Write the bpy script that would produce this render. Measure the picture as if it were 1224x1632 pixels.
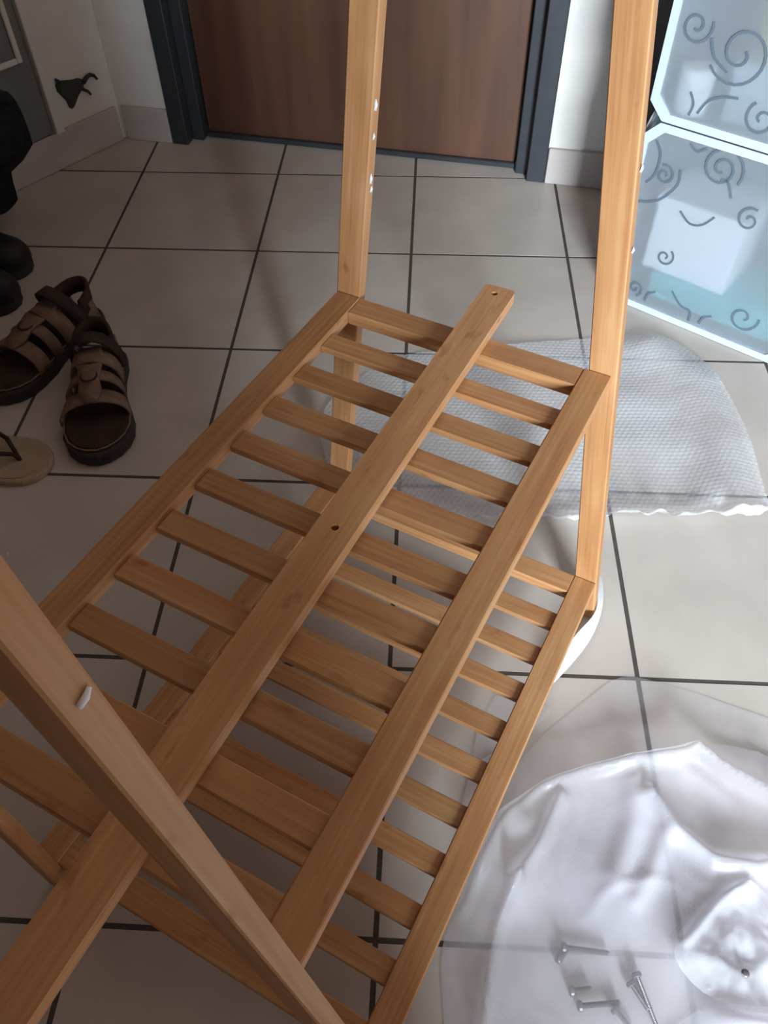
import bpy, bmesh, math, random
from mathutils import Vector, Matrix, noise
random.seed(7)
for o in list(bpy.data.objects): bpy.data.objects.remove(o)
scene = bpy.context.scene
COL = scene.collection

# ------------------------------------------------------------------ camera
F_PX = 1282.287
CAM = Vector((1.01837586, -2.17981694, 0.96674053))
RM = Matrix(((0.9986646088743344, -0.03309227760134934, 0.039672410375826084),
             (0.05081087930226493, 0.767996064995411, -0.6384358219085888),
             (-0.009340959608272902, 0.6395990504329412, 0.7686519375887091)))
RM = Matrix((RM[0], RM[1], RM[2]))
cam_d = bpy.data.cameras.new('camera')
cam = bpy.data.objects.new('camera', cam_d); COL.objects.link(cam)
cam_d.sensor_fit = 'VERTICAL'; cam_d.sensor_height = 36.0
cam_d.lens = 36.0 * F_PX / 1632.0
cam_d.clip_start = 0.01
cam.matrix_world = Matrix.Translation(CAM) @ RM.to_4x4()
scene.camera = cam

# ------------------------------------------------------------------ world, light, exposure
w = bpy.data.worlds.new('world'); scene.world = w; w.use_nodes = True
w.node_tree.nodes['Background'].inputs[0].default_value = (0.75, 0.86, 1.0, 1)
w.node_tree.nodes['Background'].inputs[1].default_value = 0.65
ld = bpy.data.lights.new('daylight', 'AREA'); ld.shape = 'RECTANGLE'
ld.size = 0.85; ld.size_y = 1.1; ld.energy = 430; ld.color = (0.77, 0.895, 1.0)
lo = bpy.data.objects.new('daylight', ld); COL.objects.link(lo)
lo.location = (1.86, -5.0, 1.25); lo.rotation_euler = (math.radians(77), 0, math.radians(9))
vs = scene.view_settings
vs.view_transform = 'Standard'; vs.look = 'None'; vs.gamma = 1; vs.use_curve_mapping = False
vs.exposure = 0.12

# ------------------------------------------------------------------ helpers
def ray(px, py):
    return RM @ Vector(((px - 612) / F_PX, -(py - 816) / F_PX, -1.0))
def fl(px, py, z=0.0):
    d = ray(px, py); return CAM + d * ((z - CAM.z) / d.z)
def link(o, parent=None):
    COL.objects.link(o)
    if parent is not None: o.parent = parent
    return o
def mesh_obj(name, verts, faces, mat=None, parent=None, smooth=False):
    me = bpy.data.meshes.new(name); me.from_pydata([tuple(v) for v in verts], [], faces)
    me.validate(); me.update()
    if smooth:
        for p in me.polygons: p.use_smooth = True
    if mat: me.materials.append(mat)
    return link(bpy.data.objects.new(name, me), parent)
def bm_obj(name, bm, mat=None, parent=None, smooth=False):
    me = bpy.data.meshes.new(name); bmesh.ops.recalc_face_normals(bm, faces=bm.faces)
    bm.to_mesh(me); bm.free()
    if smooth:
        for p in me.polygons: p.use_smooth = True
    if mat: me.materials.append(mat)
    return link(bpy.data.objects.new(name, me), parent)
def empty(name, loc=(0, 0, 0), rz=0.0):
    o = bpy.data.objects.new(name, None); o.location = loc; o.rotation_euler = (0, 0, rz)
    o.empty_display_size = 0.05
    return link(o)
def tag(o, label=None, cat=None, group=None, kind=None):
    if label: o['label'] = label
    if cat: o['category'] = cat
    if group: o['group'] = group
    if kind: o['kind'] = kind
    return o
def box_bm(sx, sy, sz, bevel=0.0, seg=1, c=(0, 0, 0)):
    bm = bmesh.new(); bmesh.ops.create_cube(bm, size=1.0)
    for v in bm.verts: v.co = Vector((v.co.x * sx + c[0], v.co.y * sy + c[1], v.co.z * sz + c[2]))
    if bevel: bmesh.ops.bevel(bm, geom=list(bm.edges), offset=bevel, segments=seg, affect='EDGES', profile=0.5)
    return bm
def box(name, sx, sy, sz, loc, mat, parent=None, bevel=0.0, seg=1, rz=0.0):
    o = bm_obj(name, box_bm(sx, sy, sz, bevel, seg), mat, parent)
    o.location = loc; o.rotation_euler = (0, 0, rz); return o
def tube(name, pts, rad, mat, parent=None, n=8, closed=False):
    pts = [Vector(p) for p in pts]; V = []; Fc = []; m = len(pts)
    for i, p in enumerate(pts):
        if closed: t = (pts[(i + 1) % m] - pts[i - 1])
        else: t = pts[min(i + 1, m - 1)] - pts[max(i - 1, 0)]
        t.normalize(); a = t.cross(Vector((0, 0, 1)))
        if a.length < 1e-3: a = t.cross(Vector((1, 0, 0)))
        a.normalize(); b = t.cross(a)
        r = rad[i] if isinstance(rad, (list, tuple)) else rad
        for k in range(n):
            q = 2 * math.pi * k / n; V.append(p + a * (r * math.cos(q)) + b * (r * math.sin(q)))
    for i in range(m if closed else m - 1):
        for k in range(n):
            j = (i + 1) % m
            Fc.append((i * n + k, i * n + (k + 1) % n, j * n + (k + 1) % n, j * n + k))
    if not closed:
        Fc.append(tuple(range(n))[::-1]); Fc.append(tuple(range((m - 1) * n, m * n)))
    return mesh_obj(name, V, Fc, mat, parent, smooth=True)
def ribbon(name, A, B, mat, parent=None, thick=0.003, closed=False, smooth=True):
    """a strap between two polylines, given thickness"""
    A = [Vector(a) for a in A]; B = [Vector(b) for b in B]; m = len(A)
    V = A + B; Fc = [(i, (i + 1) % m, m + (i + 1) % m, m + i) for i in range(m if closed else m - 1)]
    o = mesh_obj(name, V, Fc, mat, parent, smooth)
    s = o.modifiers.new('thickness', 'SOLIDIFY'); s.thickness = thick; s.offset = 0
    return o
def poly_prism(outline, z0, z1, bevel=0.0, seg=2):
    bm = bmesh.new()
    vs_ = [bm.verts.new((x, y, z0)) for x, y in outline]
    f = bm.faces.new(vs_)
    r = bmesh.ops.extrude_face_region(bm, geom=[f])
    top = [v for v in r['geom'] if isinstance(v, bmesh.types.BMVert)]
    for v in top: v.co.z = z1
    if bevel:
        es = [e for e in bm.edges if abs(e.verts[0].co.z - e.verts[1].co.z) < 1e-6]
        bmesh.ops.bevel(bm, geom=es, offset=bevel, segments=seg, affect='EDGES', profile=0.5)
    return bm

# ------------------------------------------------------------------ materials
def new_mat(name):
    m = bpy.data.materials.new(name); m.use_nodes = True
    nt = m.node_tree; return m, nt, nt.nodes['Principled BSDF']
def plain(name, col, rough=0.6, spec=0.5, var=0.12, scale=30.0, bump=0.0, metal=0.0):
    m, nt, b = new_mat(name)
    tc = nt.nodes.new('ShaderNodeTexCoord'); ns = nt.nodes.new('ShaderNodeTexNoise')
    ns.inputs['Scale'].default_value = scale; ns.inputs['Detail'].default_value = 4
    nt.links.new(tc.outputs['Object'], ns.inputs['Vector'])
    cr = nt.nodes.new('ShaderNodeValToRGB')
    cr.color_ramp.elements[0].color = tuple(c * (1 - var) for c in col) + (1,)
    cr.color_ramp.elements[1].color = tuple(min(1, c * (1 + var)) for c in col) + (1,)
    cr.color_ramp.elements[0].position = 0.3; cr.color_ramp.elements[1].position = 0.7
    nt.links.new(ns.outputs['Fac'], cr.inputs['Fac']); nt.links.new(cr.outputs['Color'], b.inputs['Base Color'])
    b.inputs['Roughness'].default_value = rough; b.inputs['Specular IOR Level'].default_value = spec
    b.inputs['Metallic'].default_value = metal
    if bump:
        bp = nt.nodes.new('ShaderNodeBump'); bp.inputs['Strength'].default_value = bump; bp.inputs['Distance'].default_value = 0.003
        nt.links.new(ns.outputs['Fac'], bp.inputs['Height']); nt.links.new(bp.outputs['Normal'], b.inputs['Normal'])
    return m
def bamboo(name, c0, c1, c2):
    m, nt, b = new_mat(name); N = nt.nodes.new; L = nt.links.new
    tc = N('ShaderNodeTexCoord'); oi = N('ShaderNodeObjectInfo')
    off = N('ShaderNodeVectorMath'); off.operation = 'SCALE'; off.inputs['Scale'].default_value = 37.0
    cmb = N('ShaderNodeCombineXYZ')
    for k in range(3): L(oi.outputs['Random'], cmb.inputs[k])
    L(cmb.outputs[0], off.inputs[0])
    add = N('ShaderNodeVectorMath'); add.operation = 'ADD'; L(tc.outputs['Object'], add.inputs[0]); L(off.outputs[0], add.inputs[1])
    mp = N('ShaderNodeMapping'); mp.inputs['Scale'].default_value = (5, 260, 260); L(add.outputs[0], mp.inputs['Vector'])
    n1 = N('ShaderNodeTexNoise'); n1.inputs['Scale'].default_value = 1.0; n1.inputs['Detail'].default_value = 5; n1.inputs['Roughness'].default_value = .6
    L(mp.outputs[0], n1.inputs['Vector'])
    mp2 = N('ShaderNodeMapping'); mp2.inputs['Scale'].default_value = (9, 45, 45); L(add.outputs[0], mp2.inputs['Vector'])
    n2 = N('ShaderNodeTexNoise'); n2.inputs['Scale'].default_value = 1.0; n2.inputs['Detail'].default_value = 3
    L(mp2.outputs[0], n2.inputs['Vector'])
    mx = N('ShaderNodeMix'); mx.data_type = 'FLOAT'; mx.inputs[0].default_value = .45; L(n1.outputs['Fac'], mx.inputs[2]); L(n2.outputs['Fac'], mx.inputs[3])
    cr = N('ShaderNodeValToRGB'); e = cr.color_ramp.elements
    e[0].position = .32; e[0].color = c0 + (1,); e[1].position = .68; e[1].color = c2 + (1,)
    mid = cr.color_ramp.elements.new(.5); mid.color = c1 + (1,)
    L(mx.outputs[0], cr.inputs['Fac'])
    # bamboo nodes: short darker marks across each lamella
    mp3 = N('ShaderNodeMapping'); mp3.inputs['Scale'].default_value = (26, 60, 60); L(add.outputs[0], mp3.inputs['Vector'])
    vor = N('ShaderNodeTexNoise'); vor.inputs['Scale'].default_value = 1.0; vor.inputs['Detail'].default_value = 2; L(mp3.outputs[0], vor.inputs['Vector'])
    cr2 = N('ShaderNodeValToRGB'); cr2.color_ramp.elements[0].position = .66; cr2.color_ramp.elements[0].color = (1, 1, 1, 1)
    cr2.color_ramp.elements[1].position = .78; cr2.color_ramp.elements[1].color = (.72, .6, .5, 1)
    L(vor.outputs['Fac'], cr2.inputs['Fac'])
    mul = N('ShaderNodeMix'); mul.data_type = 'RGBA'; mul.blend_type = 'MULTIPLY'; mul.inputs[0].default_value = 1
    L(cr.outputs['Color'], mul.inputs[6]); L(cr2.outputs['Color'], mul.inputs[7])
    # piece-to-piece tone
    hsv = N('ShaderNodeHueSaturation'); mr = N('ShaderNodeMapRange'); mr.inputs[3].default_value = .88; mr.inputs[4].default_value = 1.1
    L(oi.outputs['Random'], mr.inputs[0]); L(mr.outputs[0], hsv.inputs['Value']); L(mul.outputs[2], hsv.inputs['Color'])
    L(hsv.outputs[0], b.inputs['Base Color'])
    b.inputs['Roughness'].default_value = .5; b.inputs['Specular IOR Level'].default_value = .35
    bp = N('ShaderNodeBump'); bp.inputs['Strength'].default_value = .12; bp.inputs['Distance'].default_value = .001
    L(n1.outputs['Fac'], bp.inputs['Height']); L(bp.outputs['Normal'], b.inputs['Normal'])
    return m
def film(name, col, clear, rough=.25, translucent=.4, bump=0.0):
    """thin plastic: part of the light goes straight through, part is scattered, part mirrored"""
    m, nt, b = new_mat(name); N = nt.nodes.new; L = nt.links.new
    out = nt.nodes['Material Output']
    b.inputs['Base Color'].default_value = col + (1,); b.inputs['Roughness'].default_value = rough
    b.inputs['Specular IOR Level'].default_value = .7
    tl = N('ShaderNodeBsdfTranslucent'); tl.inputs['Color'].default_value = col + (1,)
    tr = N('ShaderNodeBsdfTransparent'); tr.inputs['Color'].default_value = (.97, .97, .98, 1)
    m1 = N('ShaderNodeMixShader'); m1.inputs[0].default_value = translucent; L(b.outputs[0], m1.inputs[1]); L(tl.outputs[0], m1.inputs[2])
    m2 = N('ShaderNodeMixShader'); L(m1.outputs[0], m2.inputs[1]); L(tr.outputs[0], m2.inputs[2])
    tc = N('ShaderNodeTexCoord'); ns = N('ShaderNodeTexNoise'); ns.inputs['Scale'].default_value = 9; ns.inputs['Detail'].default_value = 3
    L(tc.outputs['Object'], ns.inputs['Vector'])
    mr = N('ShaderNodeMapRange'); mr.inputs[1].default_value = .35; mr.inputs[2].default_value = .65
    mr.inputs[3].default_value = max(0, clear - .12); mr.inputs[4].default_value = min(1, clear + .12)
    L(ns.outputs['Fac'], mr.inputs[0]); L(mr.outputs[0], m2.inputs[0])
    if bump:
        n3 = N('ShaderNodeTexNoise'); n3.inputs['Scale'].default_value = 60; L(tc.outputs['Object'], n3.inputs['Vector'])
        bp = N('ShaderNodeBump'); bp.inputs['Strength'].default_value = bump; bp.inputs['Distance'].default_value = .004
        L(n3.outputs['Fac'], bp.inputs['Height']); L(bp.outputs['Normal'], b.inputs['Normal'])
    L(m2.outputs[0], out.inputs['Surface'])
    return m
def frosted(name, col, rough=.45, trans=.75):
    m, nt, b = new_mat(name)
    b.inputs['Base Color'].default_value = col + (1,); b.inputs['Roughness'].default_value = rough
    b.inputs['Transmission Weight'].default_value = trans; b.inputs['IOR'].default_value = 1.12
    return m

M_BAM = bamboo('bamboo', (.36, .155, .058), (.46, .224, .092), (.54, .310, .145))
M_BAMP = bamboo('bamboo_board', (.39, .180, .072), (.49, .245, .105), (.56, .318, .148))
M_TILE = plain('beige_tile', (.53, .462, .405), rough=.36, var=.10, scale=7, bump=.02)
M_GROUT = plain('dark_grout', (.085, .07, .06), rough=.9, spec=.2, scale=60, bump=.2)
M_WALL = plain('white_plaster', (.70, .655, .61), rough=.85, spec=.2, var=.05, scale=12, bump=.05)
M_SKIRT = plain('grey_tile_skirting', (.50, .44, .41), rough=.4, var=.08, scale=9)
M_WARM = plain('peach_bounce_wall', (.46, .29, .19), rough=.9, spec=.2, var=.04, scale=10)  # peach tint of unseen walls, chosen to warm the bounced light
M_CEIL = plain('warm_bounce_ceiling', (.62, .50, .40), rough=.9, spec=.2, var=.03)  # unseen ceiling, warm tint set for bounced fill light
M_FRAME = plain('charcoal_frame', (.028, .031, .036), rough=.4, var=.1)
M_WHITE = plain('white_plastic', (.8, .82, .84), rough=.4, var=.03)
M_TRIM = plain('white_painted_trim', (.66, .63, .58), rough=.5, var=.05)
M_CUP = plain('grey_cupboard_panel', (.16, .16, .15), rough=.6, var=.1)
M_BLACK = plain('black_fabric', (.012, .012, .013), rough=.85, spec=.2, var=.3, scale=80, bump=.2)
M_BLEATH = plain('black_leather', (.014, .012, .012), rough=.5, spec=.3, var=.2, scale=60, bump=.1)
M_RUB = plain('dark_rubber', (.035, .026, .023), rough=.7, spec=.3, var=.2)
M_FOOTBED = plain('brown_footbed', (.045, .026, .020), rough=.8, spec=.2, var=.25, scale=40)
M_STRAP = plain('brown_suede', (.20, .125, .085), rough=.9, spec=.15, var=.2, scale=60, bump=.2)
M_STRAPD = plain('dark_webbing', (.05, .03, .025), rough=.9, spec=.15, var=.2, scale=90)
M_BEIGE = plain('beige_slipper_sole', (.38, .28, .19), rough=.8, spec=.2, var=.12, scale=25)
M_STEEL = plain('zinc_steel', (.16, .145, .14), rough=.4, metal=.5, var=.15, scale=80)
M_DARKB = plain('dark_brown_matte', (.055, .045, .038), rough=.6, var=.2, scale=15)
M_ORN = plain('dark_olive_metal', (.03, .03, .02), rough=.6, var=.3)
M_FILM = film('milky_plastic_film', (.92, .90, .94), .52, rough=.35, translucent=.55, bump=.03)
M_FILM2 = film('clear_plastic_film', (.90, .89, .92), .74, rough=.25, translucent=.5)
M_BAG = film('clear_small_bag', (.9, .9, .93), .68, rough=.06, translucent=.2, bump=.3)
M_BUB = film('bubble_wrap_plastic', (.90, .91, .94), .55, rough=.12, translucent=.25)
M_FOAM = film('white_foam_sheet', (.92, .91, .92), .08, rough=.5, translucent=.45)
M_PANEL = frosted('frosted_panel', (.86, .92, .97), .42, .86)
M_PANTRIM = plain('pale_panel_edge', (.50, .56, .61), rough=.3, var=.03)
M_SWIRL = plain('grey_swirl_print', (.10, .13, .16), rough=.5, var=.05)
M_BOXW = plain('white_card', (.95, .91, .93), rough=.7, var=.03)
M_CARD2 = plain('pale_grey_card', (.45, .50, .55), rough=.7, var=.04)
M_TEAL = plain('teal_cloth', (.10, .46, .48), rough=.9, var=.15)
M_YEL = plain('yellow_plastic', (.85, .70, .10), rough=.5, var=.05)
def door_wood():
    m, nt, b = new_mat('door_veneer'); N = nt.nodes.new; L = nt.links.new
    tc = N('ShaderNodeTexCoord'); mp = N('ShaderNodeMapping'); mp.inputs['Scale'].default_value = (14, 14, 1.2)
    L(tc.outputs['Object'], mp.inputs['Vector']); ns = N('ShaderNodeTexNoise'); ns.inputs['Scale'].default_value = 2; ns.inputs['Detail'].default_value = 5
    L(mp.outputs[0], ns.inputs['Vector']); cr = N('ShaderNodeValToRGB')
    cr.color_ramp.elements[0].position = .3; cr.color_ramp.elements[0].color = (.075, .030, .016, 1)
    cr.color_ramp.elements[1].position = .7; cr.color_ramp.elements[1].color = (.118, .049, .025, 1)
    L(ns.outputs['Fac'], cr.inputs['Fac']); L(cr.outputs['Color'], b.inputs['Base Color'])
    b.inputs['Roughness'].default_value = .5; return m
M_DOOR = door_wood()

# ------------------------------------------------------------------ room shell
CORNER = Vector((.241, -.152, 0))
BDIR = Vector((1.138, -.206, 0)).normalized()      # along the back wall, to the right
BNRM = Vector((BDIR.y, -BDIR.x, 0))                # out of the back wall into the room
LDIR = Vector((-.581, -.814, 0)).normalized()      # along the left wall, towards the camera
LNRM = Vector((.814, -.581, 0)).normalized()
H = 2.6
def wall_slab(name, p0, p1, nrm, z0=0.0, z1=H, t=.12, mat=M_WALL, parent=None):
    q0 = p0 - nrm * t; q1 = p1 - nrm * t
    V = [(p.x, p.y, z) for z in (z0, z1) for p in (p0, p1, q1, q0)]
    Fc = [(0, 1, 5, 4), (1, 2, 6, 5), (2, 3, 7, 6), (3, 0, 4, 7), (4, 5, 6, 7), (3, 2, 1, 0)]
    return mesh_obj(name, V, Fc, mat, parent)
TS = .33
floor = mesh_obj('floor', [(-1.4, -3.3, -.0005), (2.6, -3.3, -.0005), (2.6, .33, -.0005), (-1.4, .33, -.0005),
                           (-1.4, -3.3, -.06), (2.6, -3.3, -.06), (2.6, .33, -.06), (-1.4, .33, -.06)],
                 [(0, 1, 2, 3), (7, 6, 5, 4), (0, 4, 5, 1), (1, 5, 6, 2), (2, 6, 7, 3), (3, 7, 4, 0)], M_GROUT)
tag(floor, kind='structure')
tb = box_bm(TS - .0062, TS - .0062, .012, 0, 1, (0, 0, -.006))
tile0 = None
for i in range(-4, 8):
    for j in range(-10, 1):
        cx_, cy_ = (i + .5) * TS, (j + .5) * TS
        c = Vector((cx_, cy_, 0))
        if (c - CORNER).dot(BNRM) < -.26 or (c - CORNER).dot(LNRM) < -.26 or cx_ > 2.5: continue
        if tile0 is None:
            tile0 = bm_obj('tile', tb, M_TILE, floor); t_ = tile0
        else:
            t_ = tile0.copy(); link(t_); t_.parent = floor
        t_.location = (cx_, cy_, random.uniform(-.0001, 0)); t_.rotation_euler = (0, 0, random.choice((0, 1, 2, 3)) * math.pi / 2)

bp = lambda s: CORNER + BDIR * s
D0, D1, DH = .135, 1.071, 2.1
wb = mesh_obj('wall_back', *(lambda: (lambda P, Q: ([(p.x, p.y, z) for p, z in P] + [(p.x, p.y, z) for p, z in Q],
      [tuple(range(8))] + [tuple(reversed(range(8, 16)))] + [(k, 8 + k, 8 + (k + 1) % 8, (k + 1) % 8) for k in range(8)]))(
      [(bp(s), z) for s, z in ((-.02, 0), (D0, 0), (D0, DH), (D1, DH), (D1, 0), (2.2, 0), (2.2, H), (-.02, H))],
      [(bp(s) - BNRM * .14, z) for s, z in ((-.02, 0), (D0, 0), (D0, DH), (D1, DH), (D1, 0), (2.2, 0), (2.2, H), (-.02, H))]))(), M_WALL)
tag(wb, kind='structure')
lend = CORNER + LDIR * 2.1
wl = wall_slab('wall_left', CORNER - LDIR * .02, lend, LNRM); tag(wl, kind='structure')
wl2 = wall_slab('wall_side', lend, Vector((lend.x, -2.75, 0)), Vector((1, 0, 0)), mat=M_WARM); tag(wl2, kind='structure')
wr = wall_slab('wall_right', Vector((2.36, -2.75, 0)), Vector((2.36, .1, 0)), Vector((-1, 0, 0)), mat=M_WARM); tag(wr, kind='structure')
# unseen rear wall; tall opening admits daylight, left jamb placed to shade far left
OX0, OX1, OZ1 = 1.32, 2.30, 2.15
Vr = []; outl = ((lend.x - .1, 0), (OX0, 0), (OX0, OZ1), (OX1, OZ1), (OX1, 0), (2.48, 0), (2.48, H), (lend.x - .1, H))
for y in (-2.75, -2.90): Vr += [(x, y, z) for x, z in outl]
wre = mesh_obj('wall_rear', Vr, [tuple(reversed(range(8))), tuple(range(8, 16))] + [(k, (k + 1) % 8, 8 + (k + 1) % 8, 8 + k) for k in range(8)], M_WARM)
tag(wre, kind='structure')
wn = empty('window_1', ((OX0 + OX1) / 2, -2.84, 0)); tag(wn, kind='structure')
for sx in (-1, 1): box('window_frame', .04, .05, OZ1, (sx * ((OX1 - OX0) / 2 - .02), 0, OZ1 / 2), M_TRIM, wn, .003)
box('window_frame', OX1 - OX0 - .08, .05, .04, (0, 0, OZ1 - .02), M_TRIM, wn, .003)
box('window_frame', OX1 - OX0 - .08, .05, .05, (0, 0, .025), M_TRIM, wn, .003)
ce = mesh_obj('ceiling', [(-1.3, -3.0, H), (2.5, -3.0, H), (2.5, .3, H), (-1.3, .3, H), (-1.3, -3.0, H + .1), (2.5, -3.0, H + .1), (2.5, .3, H + .1), (-1.3, .3, H + .1)],
              [(3, 2, 1, 0), (4, 5, 6, 7), (0, 1, 5, 4), (1, 2, 6, 5), (2, 3, 7, 6), (3, 0, 4, 7)], M_CEIL); tag(ce, kind='structure')

# skirting: tile pieces
def skirting(name, org, dr, nrm, s0, s1, piece=.33):
    root = empty(name, (org.x, org.y, 0), math.atan2(dr.y, dr.x)); tag(root, kind='structure')
    side = 1 if Vector((-dr.y, dr.x, 0)).dot(nrm) > 0 else -1
    s = s0
    while s < s1 - .01:
        e = min(s + piece, s1)
        box('skirting_tile', e - s - .002, .010, .082, ((s + e) / 2, side * .0052, .0412), M_SKIRT, root, .0015)
        s = e
    return root
skirting('baseboard_left', CORNER, LDIR, LNRM, .012, 2.05)
skirting('baseboard_back', CORNER, BDIR, BNRM, .012, D0 - .001)
skirting('baseboard_right', CORNER, BDIR, BNRM, D1 + .001, 1.98)

# entrance door
ang = math.atan2(BDIR.y, BDIR.x)
dr = empty('door_1', bp((D0 + D1) / 2), ang); tag(dr, kind='structure')   # local -y faces the room
DW = D1 - D0
for sx in (-1, 1):
    box('door_jamb', .042, .13, DH, (sx * (DW / 2 - .021), .055, DH / 2), M_FRAME, dr, .002)
    box('jamb_stop', .030, .10, DH - .04, (sx * (DW / 2 - .057), .072, (DH - .04) / 2), M_FRAME, dr, .002)
box('door_head', DW - .086, .13, .04, (0, .055, DH - .02), M_FRAME, dr, .002)
lf = box('door_leaf', DW - .150, .045, DH - .056, (0, .075, .010 + (DH - .056) / 2), M_DOOR, dr, .002)
box('door_sweep', DW - .150, .012, .012, (0, .046, .008), M_FRAME, dr, .002)
hd = tube('door_handle', [(.31, .052, 1.02), (.31, -.005, 1.02), (.30, -.012, 1.02), (.20, -.012, 1.02)], .009, M_STEEL, lf)
hd.location = Vector((0, -.075, -(.010 + (DH - .056) / 2)))

# cupboard door with pale frame in the left wall
d2 = empty('door_2', CORNER + LDIR * .174 + LNRM * .002, math.atan2(LDIR.y, LDIR.x)); tag(d2, kind='structure')
s2 = 1 if Vector((-LDIR.y, LDIR.x, 0)).dot(LNRM) > 0 else -1
def d2box(name, x0, x1, y0, y1, z0, z1, mat, par=d2):
    return box(name, x1 - x0, y1 - y0, z1 - z0, ((x0 + x1) / 2, s2 * (y0 + y1) / 2, (z0 + z1) / 2), mat, par, .002)
d2box('frame_upright', 0, .022, 0, .022, .084, 1.9, M_TRIM)
d2box('frame_upright', .62, .642, 0, .022, .084, 1.9, M_TRIM)
d2box('frame_head', .0225, .6195, 0, .022, 1.878, 1.9, M_TRIM)
d2box('panel', .0225, .6195, 0, .008, .084, 1.877, M_CUP)
d2box('moulding', .045, .057, .0085, .016, .25, 1.7, M_TRIM)
d2box('moulding', .585, .597, .0085, .016, .25, 1.7, M_TRIM)
d2box('moulding', .0575, .5845, .0085, .016, .25, .262, M_TRIM)
d2box('moulding', .0575, .5845, .0085, .016, 1.688, 1.7, M_TRIM)

# small dark ornament on the left wall
def wall_ornament():
    root = empty('wall_ornament', CORNER + LDIR * .10 + LNRM * .001 + Vector((0, 0, .15)), math.atan2(LDIR.y, LDIR.x))
    tag(root, 'small dark curled-tail ornament on the wall above the grey skirting', 'ornament')
    s = s2
    ol = [(.052, .026), (.045, .036), (.034, .031), (.022, .028), (.006, .024), (-.012, .022), (-.024, .014), (-.022, .004), (-.010, -.004), (.004, -.014), (.018, -.028), (.027, -.036), (.034, -.030), (.036, -.014), (.044, 0), (.052, .012)]
    bm = bmesh.new(); vs_ = [bm.verts.new((x, s * .0, z)) for x, z in ol]; f = bm.faces.new(vs_)
    r = bmesh.ops.extrude_face_region(bm, geom=[f])
    for v in r['geom']:
        if isinstance(v, bmesh.types.BMVert): v.co.y = s * .010; v.co.x = .018 + (v.co.x - .018) * .8; v.co.z *= .8
    bm_obj('body', bm, M_ORN, root)
    tube('tail', [(-.018, s * .006, .010), (-.030, s * .006, .018), (-.042, s * .006, .021), (-.052, s * .006, .016), (-.058, s * .006, .006)], [.005, .005, .0045, .004, .003], M_ORN, root)
    tube('leg', [(-.012, s * .006, -.002), (-.024, s * .006, -.010), (-.030, s * .006, -.020)], [.004, .0035, .003], M_ORN, root)
    tube('leg', [(.040, s * .006, .030), (.050, s * .006, .040)], [.004, .003], M_ORN, root)
wall_ornament()

# dark brown slab put in for the dark strip behind the cube cabinet
b0 = bp(1.215) + BNRM * .0135
box('dark_slab', .80, .024, 1.7, Vector((0, 0, .85)) + bp(1.215 + .40) + BNRM * .0265, M_DARKB, None, .002, rz=ang)
tag(bpy.data.objects['dark_slab'], 'dark brown slab against the wall behind the cube cabinet', 'board')

# ------------------------------------------------------------------ bamboo garment rack
TH = math.radians(64.9)
U = Vector((math.cos(TH), math.sin(TH), 0)); Vv = Vector((math.sin(TH), -math.cos(TH), 0))
UC, VC = -1.177, 1.589
rack = empty('garment_rack', U * UC + Vv * VC, TH)     # local x along the shelves, local y = to the left
tag(rack, 'unfinished bamboo garment rack with two slatted shelves and leaning legs', 'clothes rack')
def R_(u, v, z): return Vector((u - UC, VC - v, z))
def rail(name, u0, u1, v0, v1, z0, z1, along='u', mat=M_BAM):
    a = R_(u0, v0, z0); b = R_(u1, v1, z1); c = (a + b) / 2
    dx, dy, dz = abs(b.x - a.x), abs(b.y - a.y), abs(b.z - a.z)
    if along == 'u':
        o = bm_obj(name, box_bm(dx, dy, dz, .0012), mat, rack); o.location = c
    else:
        o = bm_obj(name, box_bm(dy, dx, dz, .0010), mat, rack); o.location = c; o.rotation_euler = (0, 0, math.pi / 2)
    return o
E0, E1 = -1.480, -.874
for (v0, v1, zt) in ((1.425, 1.751, .419), (1.384, 1.802, .081)):
    rail('side_rail', E0, E1, v0, v0 + .0305, zt - .016, zt)
    rail('side_rail', E0, E1, v1 - .0300, v1, zt - .016, zt)
    rail('end_rail', E1 - .030, E1, v0 + .0305, v1 - .030, zt - .0165, zt - .0005, 'v')
    rail('end_rail', E0, E0 + .030, v0 + .0305, v1 - .030, zt - .0165, zt - .0005, 'v')
    for k in range(9):
        uc = -.951 - k * .0567
        rail('slat', uc - .0128, uc + .0128, v0 + .0305, v1 - .030, zt - .0138, zt - .0060, 'v')
LEGH = 1.42
def leg(u0, u1, side):
    base_l = (lambda z: 1.381 + .102 * z) if side == 'L' else (lambda z: 1.783 - .137 * z)
    sl = .102 if side == 'L' else -.137
    d = Vector((0, -sl, 1)).normalized(); ya = Vector((1, 0, 0)); za = d.cross(ya)
    org = R_((u0 + u1) / 2, base_l(0) + .015, 0)
    m = Matrix((d, ya, za)).transposed()
    bm = bmesh.new(); V = []
    for z in (0, LEGH):
        for (uu, dv) in ((u0, 0), (u1, 0), (u1, .030), (u0, .030)):
            p = R_(uu, base_l(z) + dv, z) - org; V.append(bm.verts.new(m.transposed() @ p))
    for f in ((0, 1, 2, 3), (4, 5, 6, 7), (0, 1, 5, 4), (1, 2, 6, 5), (2, 3, 7, 6), (3, 0, 4, 7)): bm.faces.new([V[i] for i in f])
    bmesh.ops.recalc_face_normals(bm, faces=bm.faces)
    bmesh.ops.bevel(bm, geom=list(bm.edges), offset=.0012, segments=1, affect='EDGES')
    o = bm_obj('leg', bm, M_BAM, rack); o.location = org; o.rotation_euler = m.to_euler()
    return o
legs = {}
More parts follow.
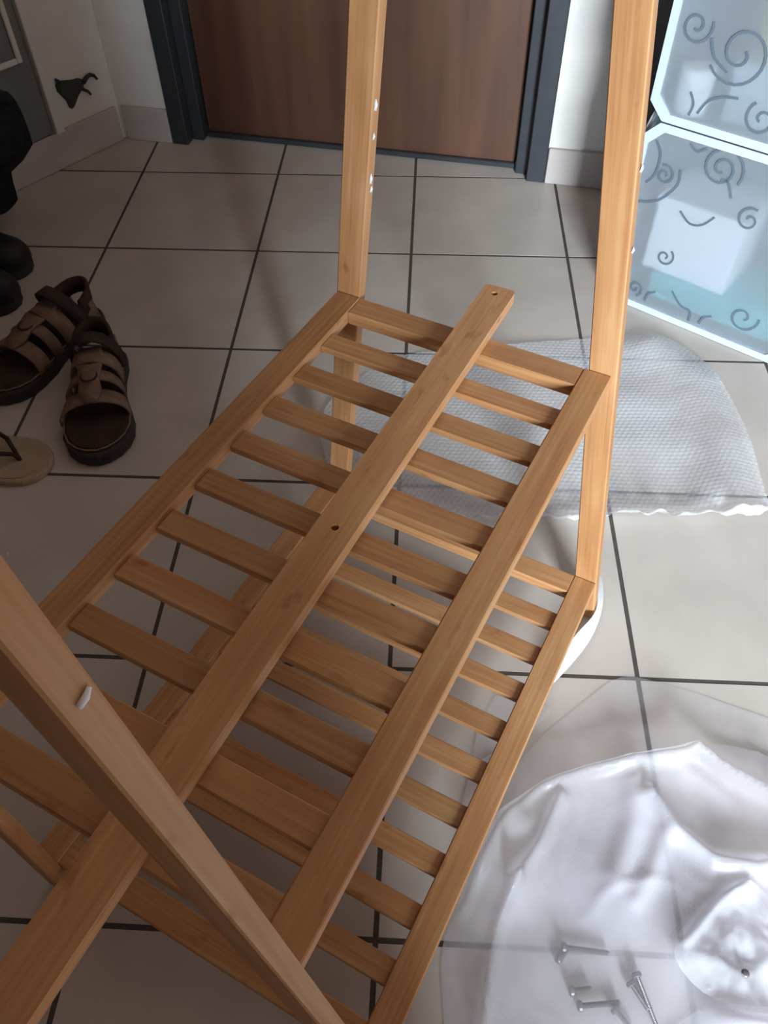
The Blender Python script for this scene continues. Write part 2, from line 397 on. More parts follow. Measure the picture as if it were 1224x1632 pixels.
for key, (u0, u1) in dict(far=(E1 + .0003, E1 + .0153), near=(E0 - .0148, E0 - .0003)).items():
    for sd in 'LR': legs[key + sd] = leg(u0, u1, sd)
    uu = (u0 + u1) / 2
    rail('top_block', u0, u1, 1.381 + .102 * 1.39 + .031, 1.783 - .137 * 1.39 - .001, 1.355, 1.39, 'v')
# hanging rod right at the top
ob = tube('hanging_rod', [R_(E0 - .02, 1.571, 1.372), R_(E1 + .02, 1.571, 1.372)], .0125, M_BAM, rack, 16)
# white glue-and-plaster pegs sticking on the legs
def legpt(key, z, du, dv):
    sl, b = (.102, 1.381) if key[-1] == 'L' else (-.137, 1.783)
    u0 = E1 + .0003 if key.startswith('far') else E0 - .0148
    return R_(u0 + du, b + sl * z + dv, z)
for (k, z, du, dv, ln, rr) in (('nearR', .743, .0058, .0306, .003, .0013), ('farL', .630, .004, .0312, .010, .0018), ('farL', .602, .004, .0312, .006, .0014), ('farL', .556, .005, .0312, .010, .0016), ('farL', .546, .007, .0312, .006, .0015), ('farR', .628, .007, .0312, .006, .0012), ('farR', .555, .006, .0312, .005, .0012)):
    a = legpt(k, z, du, dv); b = a + Vector((.0060 if k == 'nearR' else .001, 0, ln * (.95)))
    tube('white_peg', [a, (a + b) / 2 + Vector((0, -.0006, 0)), b], [rr, rr * 1.05, rr * .6], M_WHITE, rack)

# loose board lying along the upper shelf
def drilled_board(length, width, thick, holes, hr):
    bm = bmesh.new(); edges = []
    def loop(pts):
        vs_ = [bm.verts.new((x, y, 0)) for x, y in pts]
        for k in range(len(vs_)): edges.append(bm.edges.new((vs_[k], vs_[(k + 1) % len(vs_)])))
    cr = .004; hw = width / 2; pts = []
    for (cx_, cy_, a0) in ((length - cr, hw - cr, 0), (cr, hw - cr, 90), (cr, -hw + cr, 180), (length - cr, -hw + cr, 270)):
        for k in range(4):
            a = math.radians(a0 + 30 * k); pts.append((cx_ + cr * math.cos(a), cy_ + cr * math.sin(a)))
    loop(pts)
    for (hx, hy) in holes: loop([(hx + hr * math.cos(2 * math.pi * k / 14), hy + hr * math.sin(2 * math.pi * k / 14)) for k in range(14)])
    bmesh.ops.triangle_fill(bm, edges=edges, use_beauty=True)
    bmesh.ops.recalc_face_normals(bm, faces=bm.faces)
    r = bmesh.ops.extrude_face_region(bm, geom=list(bm.faces))
    for v in r['geom']:
        if isinstance(v, bmesh.types.BMVert): v.co.z -= thick
    return bm
brd = bm_obj('loose_board', drilled_board(.84, .0355, .0145, [(.014, -.002), (.384, 0), (.82, 0)], .0035), M_BAMP)
far_end = U * -.803 + Vv * 1.5965 + Vector((0, 0, .419 + .0147)); 
far_end.z = .4337
pd = (U * -1.2 + Vv * 1.6055) - (U * -.803 + Vv * 1.5965)
brd.location = far_end; brd.rotation_euler = (0, 0, math.atan2(pd.y, pd.x))
tag(brd, 'loose drilled bamboo board lying lengthwise on the rack upper shelf', 'board')

# ------------------------------------------------------------------ cube cabinet with frosted doors
CX = Vector((.808, -.589, 0)).normalized(); CN = Vector((CX.y, -CX.x, 0))   # CN faces the room
CO = Vector((1.418, -.817, 0)) - CX * .044
cab = empty('cube_cabinet', CO, math.atan2(CX.y, CX.x))
tag(cab, 'frosted plastic cube cabinet with grey swirl doors and white edges', 'cabinet')
S, HC, CH, DEP = .365, .352, .027, .30
def cabpt(px, py):
    d = ray(px, py); t = CN.dot(CO - CAM) / CN.dot(d); X = CAM + d * t - CO
    return X.dot(CX), X.z
def panel(name, ox, oz, wd, hg, mat, parent, th=.0025, trim=True, ch=CH):
    ol = [(ch, 0), (wd - ch, 0), (wd, ch), (wd, hg - ch), (wd - ch, hg), (ch, hg), (0, hg - ch), (0, ch)]
    V = [(ox + x, y, oz + z) for y in (-th / 2, th / 2) for x, z in ol]
    Fc = [tuple(range(8)), tuple(reversed(range(8, 16)))] + [(k, 8 + k, 8 + (k + 1) % 8, (k + 1) % 8) for k in range(8)]
    o = mesh_obj(name, V, Fc, mat, parent)
    if trim:
        tw = .013; c = (wd / 2, hg / 2); V = []; Fc = []
        inn = [(c[0] + (x - c[0]) * (1 - 2 * tw / wd), c[1] + (z - c[1]) * (1 - 2 * tw / hg)) for x, z in ol]
        for y in (-th / 2 - .0022, th / 2 + .0022):
            V += [(ox + x, y, oz + z) for x, z in ol] + [(ox + x, y, oz + z) for x, z in inn]
        for k in range(8):
            n = (k + 1) % 8
            Fc += [(k, n, 8 + n, 8 + k), (16 + n, 16 + k, 24 + k, 24 + n), (n, k, 16 + k, 16 + n), (8 + k, 8 + n, 24 + n, 24 + k)]
        mesh_obj('edge_trim', V, Fc, M_PANTRIM, o)
    return o
def ribbon2d(name, pts, wd, parent):
    P = [Vector((x, 0, z)) for x, z in pts]; A = []; B = []
    for i, p in enumerate(P):
        t = P[min(i + 1, len(P) - 1)] - P[max(i - 1, 0)]; t.normalize(); n = Vector((-t.z, 0, t.x)) * (wd / 2)
        A.append(p + n + Vector((0, -.0030, 0))); B.append(p - n + Vector((0, -.0030, 0)))
    m = len(P); return mesh_obj(name, A + B, [(i, m + i, m + i + 1, i + 1) for i in range(m - 1)], M_SWIRL, parent)
def spiral(cx_, cz_, r, turns, a0, sgn=1, n=34, r0=.15):
    return [(cx_ + r * (1 - (1 - r0) * k / n) * math.cos(a0 + sgn * 2 * math.pi * turns * k / n), cz_ + r * (1 - (1 - r0) * k / n) * math.sin(a0 + sgn * 2 * math.pi * turns * k / n)) for k in range(n + 1)]
def arc_px(pts):
    q = [cabpt(*p) for p in pts]; out = []
    for i in range(len(q) - 1):   # catmull-rom
        p0 = q[max(i - 1, 0)]; p1 = q[i]; p2 = q[i + 1]; p3 = q[min(i + 2, len(q) - 1)]
        for k in range(6):
            t = k / 6
            out.append(tuple(.5 * (2 * p1[a] + (p2[a] - p0[a]) * t + (2 * p0[a] - 5 * p1[a] + 4 * p2[a] - p3[a]) * t * t + (3 * p1[a] - p0[a] - 3 * p2[a] + p3[a]) * t ** 3) for a in (0, 1)))
    return out + [q[-1]]
doors = []
for lv in range(3):
    for cc in range(2):
        dpn = panel('cube_door', cc * (S + .004), lv * HC + .001, S, HC - .003, M_PANEL, cab)
        doors.append(dpn)
        panel_b = panel('back_panel', cc * (S + .004), lv * HC + .001, S, HC - .003, M_PANEL, cab, trim=False); panel_b.location = (0, DEP, 0)
for lv in range(3):
    for k in range(3):
        sp = panel('side_panel', .006, lv * HC + .001, DEP - .012, HC - .003, M_PANEL, cab); sp.rotation_euler = (0, 0, math.pi / 2); sp.location = ((k * (S + .004)) - .002 + (.003 if k == 0 else 0), 0, 0)
for lv in range(4):
    for cc in range(2):
        sh = panel('shelf_panel', .006, .006, S - .012, DEP - .012, M_PANEL, cab); sh.rotation_euler = (-math.pi / 2, 0, 0)
        sh.rotation_euler = (math.pi / 2, 0, 0); sh.location = (cc * (S + .004), DEP, lv * HC - (.001 if lv else -.003))
        sh.rotation_euler = (math.pi / 2, 0, 0); sh.location = (cc * (S + .004), DEP, max(.004, lv * HC - .0005))
DL, DU = doors[0], doors[2]
for (px, py, rpx, tr, a0, sg, par) in ((1060, 278, 15, 1.4, 2.0, -1, DL), (1152, 268, 31, 1.9, -.5, 1, DL), (1013, 458, 13, 1.3, -1.2, 1, DL), (1060, 408, 15, 1.3, 1.0, -1, DL), (1185, 505, 24, 1.2, .3, -1, DL), (1195, 350, 18, 1.3, 1.2, 1, DL), (1183, 85, 40, 1.5, -2.6, 1, DU), (1112, 40, 22, 1.4, .4, -1, DU), (1215, 190, 22, 1.3, 2.2, 1, DU)):
    x, z = cabpt(px, py); ribbon2d('swirl', spiral(x, z, rpx / 830., tr, a0, sg), .0042, par)
for (pts, par) in (([(1048, 222), (1054, 245), (1046, 275), (1030, 290)], DL), ([(1018, 320), (1050, 318), (1080, 295), (1086, 270)], DL), ([(1085, 335), (1100, 355), (1120, 357), (1140, 345)], DL),
                   ([(1072, 462), (1085, 485), (1100, 495), (1098, 510)], DL), ([(1028, 478), (1034, 467), (1046, 464)], DL), ([(1114, 515), (1122, 505), (1135, 503)], DL), ([(1150, 285), (1162, 290), (1166, 315)], DL), ([(1102, 228), (1112, 240), (1128, 236)], DL),
                   ([(1102, 145), (1106, 165), (1098, 183)], DU), ([(1112, 180), (1130, 160), (1155, 154), (1178, 156)], DU), ([(1136, 60), (1140, 90), (1160, 115)], DU)):
    ribbon2d('swirl', arc_px(pts), .0042, par)
# things inside the cabinet
def in_cab(x, y, z): return CO + CX * x - CN * y + Vector((0, 0, z))
can = math.atan2(CX.y, CX.x)
def card_box(name, x, y, z, sx, sy, sz, mat, label, cat):
    root = empty(name, in_cab(x, y, z), can); tag(root, label, cat)
    box('carton', sx, sy, sz, (0, 0, sz / 2), mat, root, .004, 2)
    box('lid', sx + .004, sy + .004, .02, (0, 0, sz + .0105), mat, root, .003, 2)
    return root
# raised on folded teal towel
def towel(name, x, y, z, sx, sy, n, mat, label):
    root = empty(name, in_cab(x, y, z), can); tag(root, label, 'towel')
    for k in range(n):
        bm = box_bm(sx, sy, .018, .008, 3, (0, 0, .009 + k * .0185)); bm_obj('fold', bm, mat, root, True)
towel('folded_towel', .205, .11, .009, .28, .15, 3, M_TEAL, 'folded teal towel under the white box behind the lower frosted door')
card_box('storage_box', .125, .10, .066, .165, .12, .125, M_BOXW, 'white box on the teal towel behind the lower frosted door', 'box')
def lathe(name, prof, mat, parent, n=20):
    V = []; Fc = []
    for r, z in prof:
        for k in range(n): V.append((r * math.cos(2 * math.pi * k / n), r * math.sin(2 * math.pi * k / n), z))
    for i in range(len(prof) - 1):
        for k in range(n): Fc.append((i * n + k, i * n + (k + 1) % n, (i + 1) * n + (k + 1) % n, (i + 1) * n + k))
    Fc.append(tuple(range(n))[::-1]); Fc.append(tuple(range((len(prof) - 1) * n, len(prof) * n)))
    return mesh_obj(name, V, Fc, mat, parent, True)
rl = empty('paper_roll', in_cab(.050, .045, .359)); tag(rl, 'white paper roll standing behind the upper frosted door', 'paper roll')
lathe('paper', [(.012, 0), (.026, 0), (.028, .003), (.028, .067), (.026, .07), (.012, .07)], M_BOXW, rl)
lathe('core', [(.009, .001), (.011, .001), (.011, .069), (.009, .069)], M_DARKB, rl)
bw_ = empty('yellow_bowl', in_cab(.165, .12, .452)); tag(bw_, 'yellow plastic bucket with handle behind the upper frosted door', 'bucket')
lathe('bucket_body', [(.05, 0), (.056, .004), (.075, .13), (.079, .132), (.079, .14), (.073, .14), (.054, .008), (.001, .008)], M_YEL, bw_)
tube('bucket_handle', [(.078 * math.cos(a), 0, .135 + .075 * math.sin(a)) for a in [math.pi * k / 12 for k in range(13)]], .003, M_YEL, bw_)
bw_.name = 'yellow_bucket'
card_box('storage_box', .190, .12, .359, .17, .15, .07, M_CARD2, 'pale grey box under the yellow bucket behind the upper frosted door', 'box')

# ------------------------------------------------------------------ footwear on the left
def sole_outline(L, sc=1.0, off=0.0):
    up = [(-.5, 0), (-.49, .045), (-.46, .085), (-.40, .115), (-.30, .122), (-.18, .112), (-.05, .115), (.08, .140), (.20, .160), (.30, .160), (.38, .140), (.44, .105), (.48, .060), (.5, .01)]
    dn = [(.49, -.04), (.46, -.085), (.40, -.125), (.31, -.150), (.20, -.155), (.08, -.140), (-.05, -.120), (-.18, -.115), (-.30, -.120), (-.40, -.113), (-.46, -.083), (-.49, -.045)]
    return [(x * L * sc + off, y * L * 1.28 * sc) for x, y in up + dn][::-1]
def hwid(x, L):
    t = x / L
    K = [(-.5, .02), (-.45, .09), (-.36, .12), (-.2, .113), (-.05, .117), (.08, .14), (.22, .158), (.32, .155), (.42, .11), (.5, .02)]
    for (a, b), (c, d) in zip(K, K[1:]):
        if a <= t <= c: return (b + (d - b) * (t - a) / (c - a)) * L * 1.28
    return .02 * L
def arch(name, x0, x1, L, h, z0, mat, parent, w, skew=0.0, a0=0.0, a1=1.0, n=14, thick=.004):
    A = []; B = []
    for k in range(n + 1):
        t = math.pi * (a0 + (a1 - a0) * k / n); s = math.sin(t)
        for lst, dx in ((A, -w / 2), (B, w / 2)):
            x = x0 + (x1 - x0) * (k / n) + dx + skew * s
            hw = hwid(min(max(x, -.49 * L), .49 * L), L) * .97
            lst.append((x, -math.cos(t) * hw, z0 + (max(s, 0) ** .75) * (h - .0 * dx)))
    return ribbon(name, A, B, mat, parent, thick)
def sandal(loc, rz, label, mirror=1):
    L = .290
    root = empty('sandal', loc, rz); tag(root, label, 'sandal', 'pair of brown sandals')
    so = bm_obj('sole', poly_prism(sole_outline(L), 0, .026, .005, 2), M_RUB, root)
    fb = bm_obj('footbed', poly_prism(sole_outline(L, .90), .0262, .030, .0015, 1), M_FOOTBED, root)
    rim = [(x, y, .029) for x, y in sole_outline(L, .93)]
    tube('rim_stitch', rim, .0016, M_STRAP, root, 5, closed=True)
    arch('toe_strap', .050, .044, L, .040, .026, M_STRAP, root, .030, -.002)
    arch('middle_strap', .004, .000, L, .053, .026, M_STRAP, root, .024, .004)
    arch('instep_strap', -.046, -.042, L, .066, .026, M_STRAP, root, .032, .014)
    A = []; B = []
    for k in range(9):
        x = .062 - k * .0145; z = .068 + .0027 * k + (.004 if 2 < k < 6 else 0); wd = (.010, .017, .019, .016, .018, .021, .019, .022, .018)[k]
        A.append((x, wd, z)); B.append((x, -wd, z))
    ribbon('tongue', A, B, M_STRAP, root, .005)
    em = [(.012 + .0135 * math.cos(2 * math.pi * k / 18), .0135 * math.sin(2 * math.pi * k / 18), .0835) for k in range(18)]
    tube('emblem', em, .0018, M_STRAPD, root, 5, closed=True)
    arch('ankle_strap', -.082, -.082, L, .085, .030, M_STRAPD, root, .026, .030)
    # heel loop
    A = []; B = []; n = 16
    for k in range(n + 1):
        t = math.pi * (k / n) ; hx = -.085 - .050 * math.sin(t); hy = math.cos(t) * .034
        A.append((hx, hy, .046 + .018 * math.sin(t))); B.append((hx - .002, hy * .95, .082 + .012 * math.sin(t)))
    ribbon('heel_strap', A, B, M_STRAPD, root, .006)
    for sy in (-1, 1):
        ribbon('side_strap', [(-.125, sy * .031, .024), (-.072, sy * .034, .024)], [(-.118, sy * .031, .066), (-.088, sy * .033, .066)], M_STRAP, root, .004)
    bk = box('buckle', .016, .004, .014, (-.072, -.026 * mirror, .075), M_STEEL, root, .001)
    bk.rotation_euler = (.6 * mirror, 0, 0)
    return root
def heading(a, b): d = b - a; return math.atan2(d.y, d.x)
sandal(Vector((.462, -1.160, 0)), math.radians(-77), 'brown strappy sandal lying flat, toe open, beside its twin', 1)
s2n = sandal(Vector((.318, -1.030, 0)), math.radians(-116), 'brown strappy sandal with heel loop upright, behind its twin', -1)

def flipflop(loc, rz):
    L = .25; root = empty('flip_flop', loc, rz); tag(root, 'beige flip-flop with thin brown thong strap beside the sandals', 'flip-flop')
    bm_obj('sole', poly_prism(sole_outline(L), 0, .012, .003, 2), M_BEIGE, root)
    bm_obj('footbed', poly_prism(sole_outline(L, .9), .0122, .0135, .0005, 1), M_BEIGE, root)
    for sy in (-1, 1):
        tube('thong_strap', [(.072, 0, .012), (.066, sy * .003, .028), (.045, sy * .018, .038), (.015, sy * .030, .034), (-.012, sy * .033, .014)], [.003, .0035, .004, .004, .003], M_FOOTBED, root)
flipflop(Vector((.298, -1.285, 0)), math.radians(-14))

def shoe(loc, rz, label):
    L = .28; root = empty('black_shoe', loc, rz); tag(root, label, 'shoe', 'pair of black shoes')
    bm_obj('sole', poly_prism(sole_outline(L), 0, .022, .004, 2), M_RUB, root)
    st = [(-.135, .030, .075), (-.12, .034, .082), (-.08, .036, .080), (-.04, .036, .085), (0, .040, .085), (.04, .043, .068), (.08, .045, .052), (.11, .040, .046), (.13, .028, .040), (.137, .014, .032)]
    V = []; Fc = []; n = 15
    for x, hw, h in st:
        for k in range(n): t = math.pi * k / (n - 1); V.append((x, -math.cos(t) * hw, .0225 + math.sin(t) ** .7 * h))
    for i in range(len(st) - 1):
        for k in range(n - 1):
            if i < 4 and 5 <= k <= 8: continue
            Fc.append((i * n + k, i * n + k + 1, (i + 1) * n + k + 1, (i + 1) * n + k))
    Fc.append(tuple(range((len(st) - 1) * n, len(st) * n)))
    up = mesh_obj('upper', V, Fc, M_BLEATH, root, True); sm = up.modifiers.new('t', 'SOLIDIFY'); sm.thickness = .003
    bm_obj('insole', poly_prism(sole_outline(L, .85), .0225, .026), M_BLACK, root)
    for k in range(4):
        x = .012 + k * .016; z = .109 - k * .0065
        tube('lace', [(x, -.022, z - .010), (x + .003, 0, z + .0035), (x, .022, z - .010)], .0022, M_BLACK, root, 6)
shoe(Vector((.078, -.858, 0)), math.radians(-6), 'black shoe standing close to the brown sandals')
shoe(Vector((.062, -.738, 0)), math.radians(-8), 'black shoe standing between its twin and the black backpack')

def backpack():
    root = empty('backpack', Vector((.098, -.604, 0)), math.radians(54.5)); tag(root, 'black fabric backpack standing near the wall behind the black shoes', 'backpack')
    def blob(name, sx, sy, sz, c, lump, mat):
        bm = bmesh.new(); bmesh.ops.create_cube(bm, size=1.0)
        bmesh.ops.subdivide_edges(bm, edges=list(bm.edges), cuts=7, use_grid_fill=True)
        for v in bm.verts:
            p = v.co * 2; q = Vector((p.x * math.sqrt(max(0, 1 - p.y * p.y / 2 - p.z * p.z / 2 + p.y * p.y * p.z * p.z / 3)), p.y * math.sqrt(max(0, 1 - p.z * p.z / 2 - p.x * p.x / 2 + p.z * p.z * p.x * p.x / 3)), p.z * math.sqrt(max(0, 1 - p.x * p.x / 2 - p.y * p.y / 2 + p.x * p.x * p.y * p.y / 3))))
            r = (q * .55 + p * .45) * .5
            nz = noise.noise(r * 4 + Vector((lump * 10, 0, 0))) * .06
            tt = max(0, min(1, (.62 - (r.z + .5)) / .25)); tp = 1 - (.6 if sx > .2 else .2) * tt * tt * (3 - 2 * tt)
            nz = (1 + nz) * tp - 1
            v.co = Vector((r.x * sx * (1 + nz) + c[0], r.y * sy * (1 + nz) + c[1], max(.001, r.z * sz * (1 + .5 * nz) + c[2])))
        return bm_obj(name, bm, mat, root, True)
    blob('pack_body', .22, .15, .30, (0, 0, .150), .1, M_BLACK)
    blob('front_pocket', .15, .045, .10, (0, -.078, .225), .5, M_BLACK)
    tube('top_handle', [(-.04, .02, .285), (-.03, .02, .315), (0, .02, .328), (.03, .02, .315), (.04, .02, .285)], .007, M_BLACK, root)
    for sx in (-1, 1):
        ribbon('shoulder_strap', [(sx * .04, .060, .28), (sx * .05, .082, .23), (sx * .045, .080, .14), (sx * .03, .040, .05)], [(sx * .07, .055, .28), (sx * .08, .078, .23), (sx * .075, .072, .14), (sx * .045, .035, .05)], M_BLACK, root, .008)
    tube('zip', [(-.055, -.092, .246), (-.04, -.097, .254), (0, -.099, .258), (.04, -.097, .254), (.055, -.092, .246)], .0018, M_BLACK, root, 6)
backpack()

# ------------------------------------------------------------------ plastic packaging
def in_poly(x, y, P):
    c = False; n = len(P)
    for i in range(n):
        x1, y1 = P[i]; x2, y2 = P[i - 1]
        if (y1 > y) != (y2 > y) and x < (x2 - x1) * (y - y1) / (y2 - y1) + x1: c = not c
    return c
def seg_d(x, y, P, closed=False):
    best = 9
    for i in range(len(P) - (0 if closed else 1)):
        x1, y1 = P[i]; x2, y2 = P[(i + 1) % len(P)]; dx, dy = x2 - x1, y2 - y1; l2 = dx * dx + dy * dy + 1e-12
        t = max(0, min(1, ((x - x1) * dx + (y - y1) * dy) / l2)); best = min(best, math.hypot(x - x1 - t * dx, y - y1 - t * dy))
    return best
def nearest(x, y, P):
    best = None
    for i in range(len(P)):
        x1, y1 = P[i]; x2, y2 = P[(i + 1) % len(P)]; dx, dy = x2 - x1, y2 - y1; l2 = dx * dx + dy * dy + 1e-12
        t = max(0, min(1, ((x - x1) * dx + (y - y1) * dy) / l2)); q = (x1 + t * dx, y1 + t * dy); d = math.hypot(x - q[0], y - q[1])
        if best is None or d < best[0]: best = (d, q)
    return best[1]
def smooth_poly(P, n=6):
    out = []; m = len(P)
    for i in range(m):
        p0, p1, p2, p3 = P[i - 1], P[i], P[(i + 1) % m], P[(i + 2) % m]
        for k in range(n):
            t = k / n
            out.append(tuple(.5 * (2 * p1[a] + (p2[a] - p0[a]) * t + (2 * p0[a] - 5 * p1[a] + 4 * p2[a] - p3[a]) * t * t + (3 * p1[a] - p0[a] - 3 * p2[a] + p3[a]) * t ** 3) for a in (0, 1)))
    return out
def sheet(name, poly, step, zf, mat, hex_=False):
    """height-field sheet over a floor polygon, edge vertices snapped to the outline"""
    x0 = min(p[0] for p in poly); x1 = max(p[0] for p in poly); y0 = min(p[1] for p in poly); y1 = max(p[1] for p in poly)
    x0 -= step * 1.01; y0 -= step * 1.01; nx = int((x1 - x0) / step) + 3; ny = int((y1 - y0) / step) + 3
    idx = {}; V = []; Fc = []
    ins = [[in_poly(x0 + i * step, y0 + j * step, poly) for i in range(nx)] for j in range(ny)]
    def vid(i, j):
        if (i, j) not in idx:
            x, y = x0 + i * step, y0 + j * step
            if not ins[j][i]: x, y = nearest(x, y, poly)
            idx[(i, j)] = len(V); V.append((x, y, zf(x, y)))
        return idx[(i, j)]
    for j in range(ny - 1):
        for i in range(nx - 1):
            if ins[j][i] or ins[j][i + 1] or ins[j + 1][i] or ins[j + 1][i + 1]:
                Fc.append((vid(i, j), vid(i + 1, j), vid(i + 1, j + 1), vid(i, j + 1)))
    return mesh_obj(name, V, Fc, mat, None, True)
def pxpoly(P, z=0.0): return [tuple(fl(x, y, z)[:2]) for x, y in P]

# bubble wrap
BW = smooth_poly(pxpoly([(650, 566), (740, 562), (830, 551), (920, 543), (1010, 540), (1090, 561), (1140, 605), (1180, 680), (1208, 765), (1218, 828), (1130, 834), (1000, 834), (880, 840), (760, 838), (660, 836), (595, 834), (560, 795), (520, 735), (512, 670), (560, 610)]), 4)
front = pxpoly([(595, 832), (660, 834), (760, 836), (880, 838), (1000, 832), (1130, 832), (1218, 826)])
right = pxpoly([(1040, 560), (1110, 620), (1150, 710), (1165, 800)])
PIT = .0092
def bub_z(x, y):
    row = round(y / (PIT * .866)); xo = (row % 2) * PIT / 2
    cx_ = round((x - xo) / PIT) * PIT + xo; cy_ = row * PIT * .866
    d = math.hypot(x - cx_, y - cy_) / (PIT * .45)
    b = .0011 * math.sqrt(max(0, 1 - d * d))
    e = min(1, seg_d(x, y, front) / .02)
    wave = .006 * noise.noise(Vector((x * 5, y * 5, 3.1))) + .004 * noise.noise(Vector((x * 13, y * 13, .7)))
    rim = .016 * math.exp(-(seg_d(x, y, front) / .011) ** 2)
    curl = .022 * math.exp(-(seg_d(x, y, right) / .05) ** 2)
    return max(.0012, .004 + wave + rim * (1.2 + noise.noise(Vector((x * 40, y * 40, 0)))) + curl) + b
bw = sheet('bubble_wrap', BW, .0022, bub_z, M_BUB)
tag(bw, 'sheet of clear bubble wrap spread on the tiles under the rack', 'bubble wrap')

# milky packing film: one crumpled bag, lying in several thin overlapping layers
def pl(P, z=.02): return pxpoly(P, z)
RIDGES = [(pl([(738, 1440), (765, 1372), (800, 1300), (860, 1252), (940, 1222), (1010, 1207), (1100, 1195)], .03), .024, .007),
          (pl([(762, 1345), (785, 1305), (815, 1285)], .06), .040, .020),
          (pl([(1110, 1190), (1160, 1222), (1224, 1256), (1290, 1290)], .03), .030, .007),
          (pl([(1060, 1152), (1150, 1148), (1224, 1175), (1290, 1210)], .01), .014, .010),
          (pl([(768, 1640), (782, 1540), (800, 1460), (822, 1405)], .02), .022, .006),
          (pl([(822, 1400), (860, 1345), (892, 1270)], .02), .020, .007),
          (pl([(822, 1400), (845, 1460), (862, 1520)], .02), .010, .006),
          (pl([(1035, 1265), (1075, 1322), (1135, 1368), (1200, 1380), (1300, 1372)], .02), .022, .010),
          (pl([(1012, 1242), (1010, 1310), (985, 1390)], .02), .010, .014),
          (pl([(1060, 1330), (1040, 1390), (1015, 1430)], .02), .008, .010),
          (pl([(1190, 1405), (1140, 1440), (1090, 1500)], .02), .014, .006),
          (pl([(1085, 1640), (1125, 1610), (1224, 1640)], .03), .034, .018),
          (pl([(900, 1190), (960, 1165), (1030, 1150)], .005), .005, .008)]
HOLLOW = pl([(870, 1520), (1000, 1590), (960, 1620), (1050, 1620)], 0)
OUT = smooth_poly(pxpoly([(706, 1505), (728, 1425), (750, 1350), (800, 1262), (850, 1188), (930, 1120), (990, 1080), (1062, 1092), (1150, 1120), (1290, 1180), (1420, 1330), (1420, 1560), (1330, 1760), (1080, 1800), (860, 1780), (725, 1700), (704, 1590)]), 4)
def film_z(x, y):
    env = min(1, seg_d(x, y, OUT, True) / .05); z = .004 * env
    for P, h, wd in RIDGES:
        d = seg_d(x, y, P); z += h * env ** .5 * (.75 * math.exp(-(d / wd) ** 2) + .35 * math.exp(-(d / (wd * 4)) ** 2))
    fo = noise.noise(Vector((x * 9, y * 9, 1.3))); fi = abs(noise.noise(Vector((x * 7 + y * 6, y * 5 - x * 3, 5.3))))
    z += env * (.003 * fo + .004 * (1 - fi) ** 20)
    k = math.exp(-(seg_d(x, y, HOLLOW) / .06) ** 4)
    return max(.0025, z * (1 - k) + .0030 * k)
fm = empty('plastic_film', fl(1000, 1400))
tag(fm, 'crumpled milky plastic packing film heaped on the tiles beside the rack', 'plastic film')
def layer(name, pts, kz, dz, mat, step=.0048, sm=3, smooth=True, cover=0.0):
    P = pxpoly(pts, .01); P = smooth_poly(P, sm) if smooth else P
    o = sheet(name, P, step, lambda x, y: max(.0012 + dz, film_z(x, y) * kz + dz + cover * math.exp(-(seg_d(x, y, HOLLOW) / .085) ** 2)), mat)
    o.parent = fm; o.matrix_parent_inverse = Matrix.Translation(-fm.location); return o
sheet_o = sheet('film_layer', OUT, .0052, lambda x, y: .0012 + min(.003, film_z(x, y) * .12), M_FILM2)
sheet_o.parent = fm; sheet_o.matrix_parent_inverse = Matrix.Translation(-fm.location)
layer('film_layer', [(706, 1505), (735, 1425), (752, 1352), (775, 1312), (870, 1250), (1000, 1208), (1110, 1190), (1180, 1190), (1300, 1240), (1415, 1350), (1400, 1550), (1320, 1740), (1080, 1780), (860, 1760), (728, 1690), (706, 1590)], 1.0, .0, M_FILM)
layer('film_layer', [(770, 1600), (785, 1500), (822, 1402), (892, 1270), (1000, 1245), (1040, 1268), (1080, 1322), (1135, 1366), (1210, 1380), (1330, 1390), (1370, 1480), (1310, 1640), (1150, 1700), (960, 1720), (820, 1690)], .8, .0008, M_FILM2, cover=.014)
layer('film_layer', [(900, 1330), (960, 1290), (1035, 1275), (1078, 1330), (1135, 1372), (1200, 1385), (1170, 1425), (1090, 1495), (980, 1500), (900, 1440)], .92, .001, M_FILM2)
layer('film_layer', [(1060, 1660), (1090, 1625), (1128, 1608), (1180, 1618), (1290, 1650), (1300, 1760), (1120, 1760)], 1.0, .003, M_FILM, sm=4)
# flat scraps of the same film that show between the slats of the lower shelf
layer('film_layer', [(760, 1165), (790, 1105), (850, 1095), (880, 1130), (820, 1190), (745, 1250)], .0, .0016, M_FILM2, smooth=False)
layer('film_layer', [(735, 1290), (752, 1215), (800, 1190), (800, 1240)], .0, .0022, M_FILM, smooth=False)

# curled white foam strip by the rack leg
ou = [(956, 905), (963, 935), (962, 970), (948, 1012), (925, 1045), (895, 1078), (868, 1104)]
inn = [(950, 930), (953, 955), (950, 976), (935, 992), (913, 1012), (895, 1046), (866, 1090)]
A = [fl(x, y, .003) for x, y in ou]; B = [fl(x, y, .022 + .003 * (k % 2)) for k, (x, y) in enumerate(inn)]
fs = ribbon('foam_strip', A, B, M_FOAM, None, .0015)
sb = fs.modifiers.new('smooth', 'SUBSURF'); sb.levels = 2; sb.render_levels = 2
tag(fs, 'curled strip of white foam at the foot of the rack leg', 'foam strip')

# small clear fittings bag
FB = smooth_poly(pxpoly([(1085, 1520), (1100, 1480), (1150, 1420), (1195, 1400), (1270, 1450), (1300, 1540), (1240, 1600), (1150, 1590)], .04), 4)
def bag_z(x, y):
    e = min(1, seg_d(x, y, FB, True) / .03)
    return film_z(x, y) + .010 + e * (.014 + .012 * noise.noise(Vector((x * 30, y * 30, 2))) + .008 * abs(noise.noise(Vector((x * 60, y * 55, 4)))))
fb = sheet('fittings_bag', FB, .003, bag_z, M_BAG)
tag(fb, 'small shiny clear plastic bag lying on the milky film', 'plastic bag')

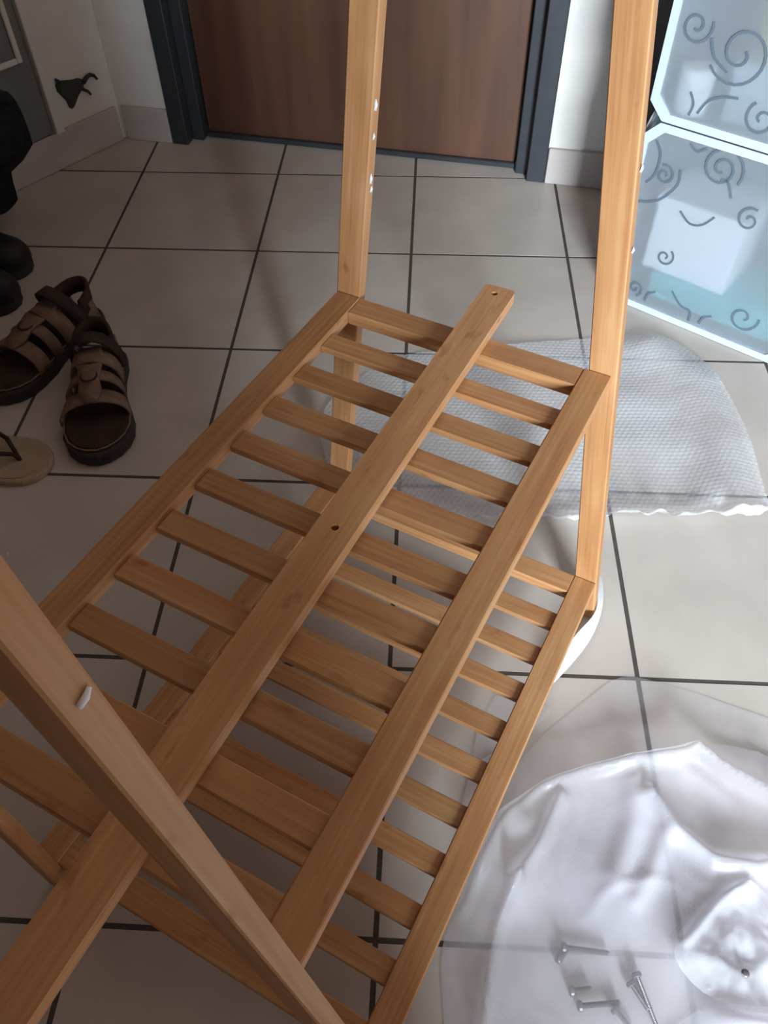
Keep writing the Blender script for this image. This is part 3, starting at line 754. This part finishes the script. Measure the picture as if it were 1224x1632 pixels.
# bolts on the film
def bolt(a, b, label, r=.003, nut=False):
    a = fl(*a); b = fl(*b); L = (b - a).length
    zf = max(film_z(a.x + (b.x - a.x) * t, a.y + (b.y - a.y) * t) for t in (0, .25, .5, .75, 1))
    root = empty('bolt', (a.x, a.y, .0085), math.atan2(b.y - a.y, b.x - a.x)); tag(root, label, 'bolt', 'bolts on the film')
    def cyl(name, prof):
        n = 12; V = []; Fc = []
        for x, rr in prof:
            for k in range(n): V.append((x, rr * math.cos(2 * math.pi * k / n), rr * math.sin(2 * math.pi * k / n)))
        for i in range(len(prof) - 1):
            for k in range(n): Fc.append((i * n + k, i * n + (k + 1) % n, (i + 1) * n + (k + 1) % n, (i + 1) * n + k))
        Fc.append(tuple(range(n))[::-1]); Fc.append(tuple(range((len(prof) - 1) * n, len(prof) * n)))
        return mesh_obj(name, V, Fc, M_STEEL, root)
    cyl('bolt_head', [(0, .0040), (.001, .0052), (.004, .0052), (.0052, .0036)])
    pr_ = [(.0052, r * .8)]
    x = .0056
    while x < L - .001: pr_ += [(x, r), (x + .0006, r * .82)]; x += .0012
    pr_.append((L, r * .7)); cyl('threaded_shank', pr_)
    return root
bolt((893, 1512), (968, 1522), 'long steel bolt on the film with a short pin at its head')
bolt((905, 1582), (940, 1578), 'short steel bolt lying alone on the film')
bolt((918, 1606), (985, 1600), 'steel bolt beside the short bolt, crossing another')
bolt((1010, 1552), (1048, 1650), 'slim steel bolt pointing away from the short bolt', .0026)
bolt((1000, 1566), (1030, 1612), 'steel bolt tucked against the slim bolt', .0026)
bolt((975, 1608), (1010, 1650), 'steel bolt lying end to end with its crossing neighbour', .0026)
pn = fl(886, 1536); pe = fl(899, 1514)
pz = .0072
tube('dowel_pin', [(pn.x, pn.y, pz), ((pn.x * .85 + pe.x * .15), (pn.y * .85 + pe.y * .15), pz), (pe.x, pe.y, pz)], [.0032, .004, .004], M_STEEL)
tag(bpy.data.objects['dowel_pin'], 'short grey pin at the head of the long bolt', 'pin')
for k, (x, y, r) in enumerate(((1168, 1563, .0042), (1122, 1578, .0032))):
    p = fl(x, y); o = lathe('screw_cap', [(r * .8, 0), (r, .0008), (r, .002), (r * .6, .0032)], M_STEEL, None, 12)
    o.location = (p.x, p.y, bag_z(p.x, p.y) if k == 0 else film_z(p.x, p.y) + .0035)
    tag(o, ('larger' if k == 0 else 'smaller') + ' round dark screw cap near the clear bag', 'screw cap')
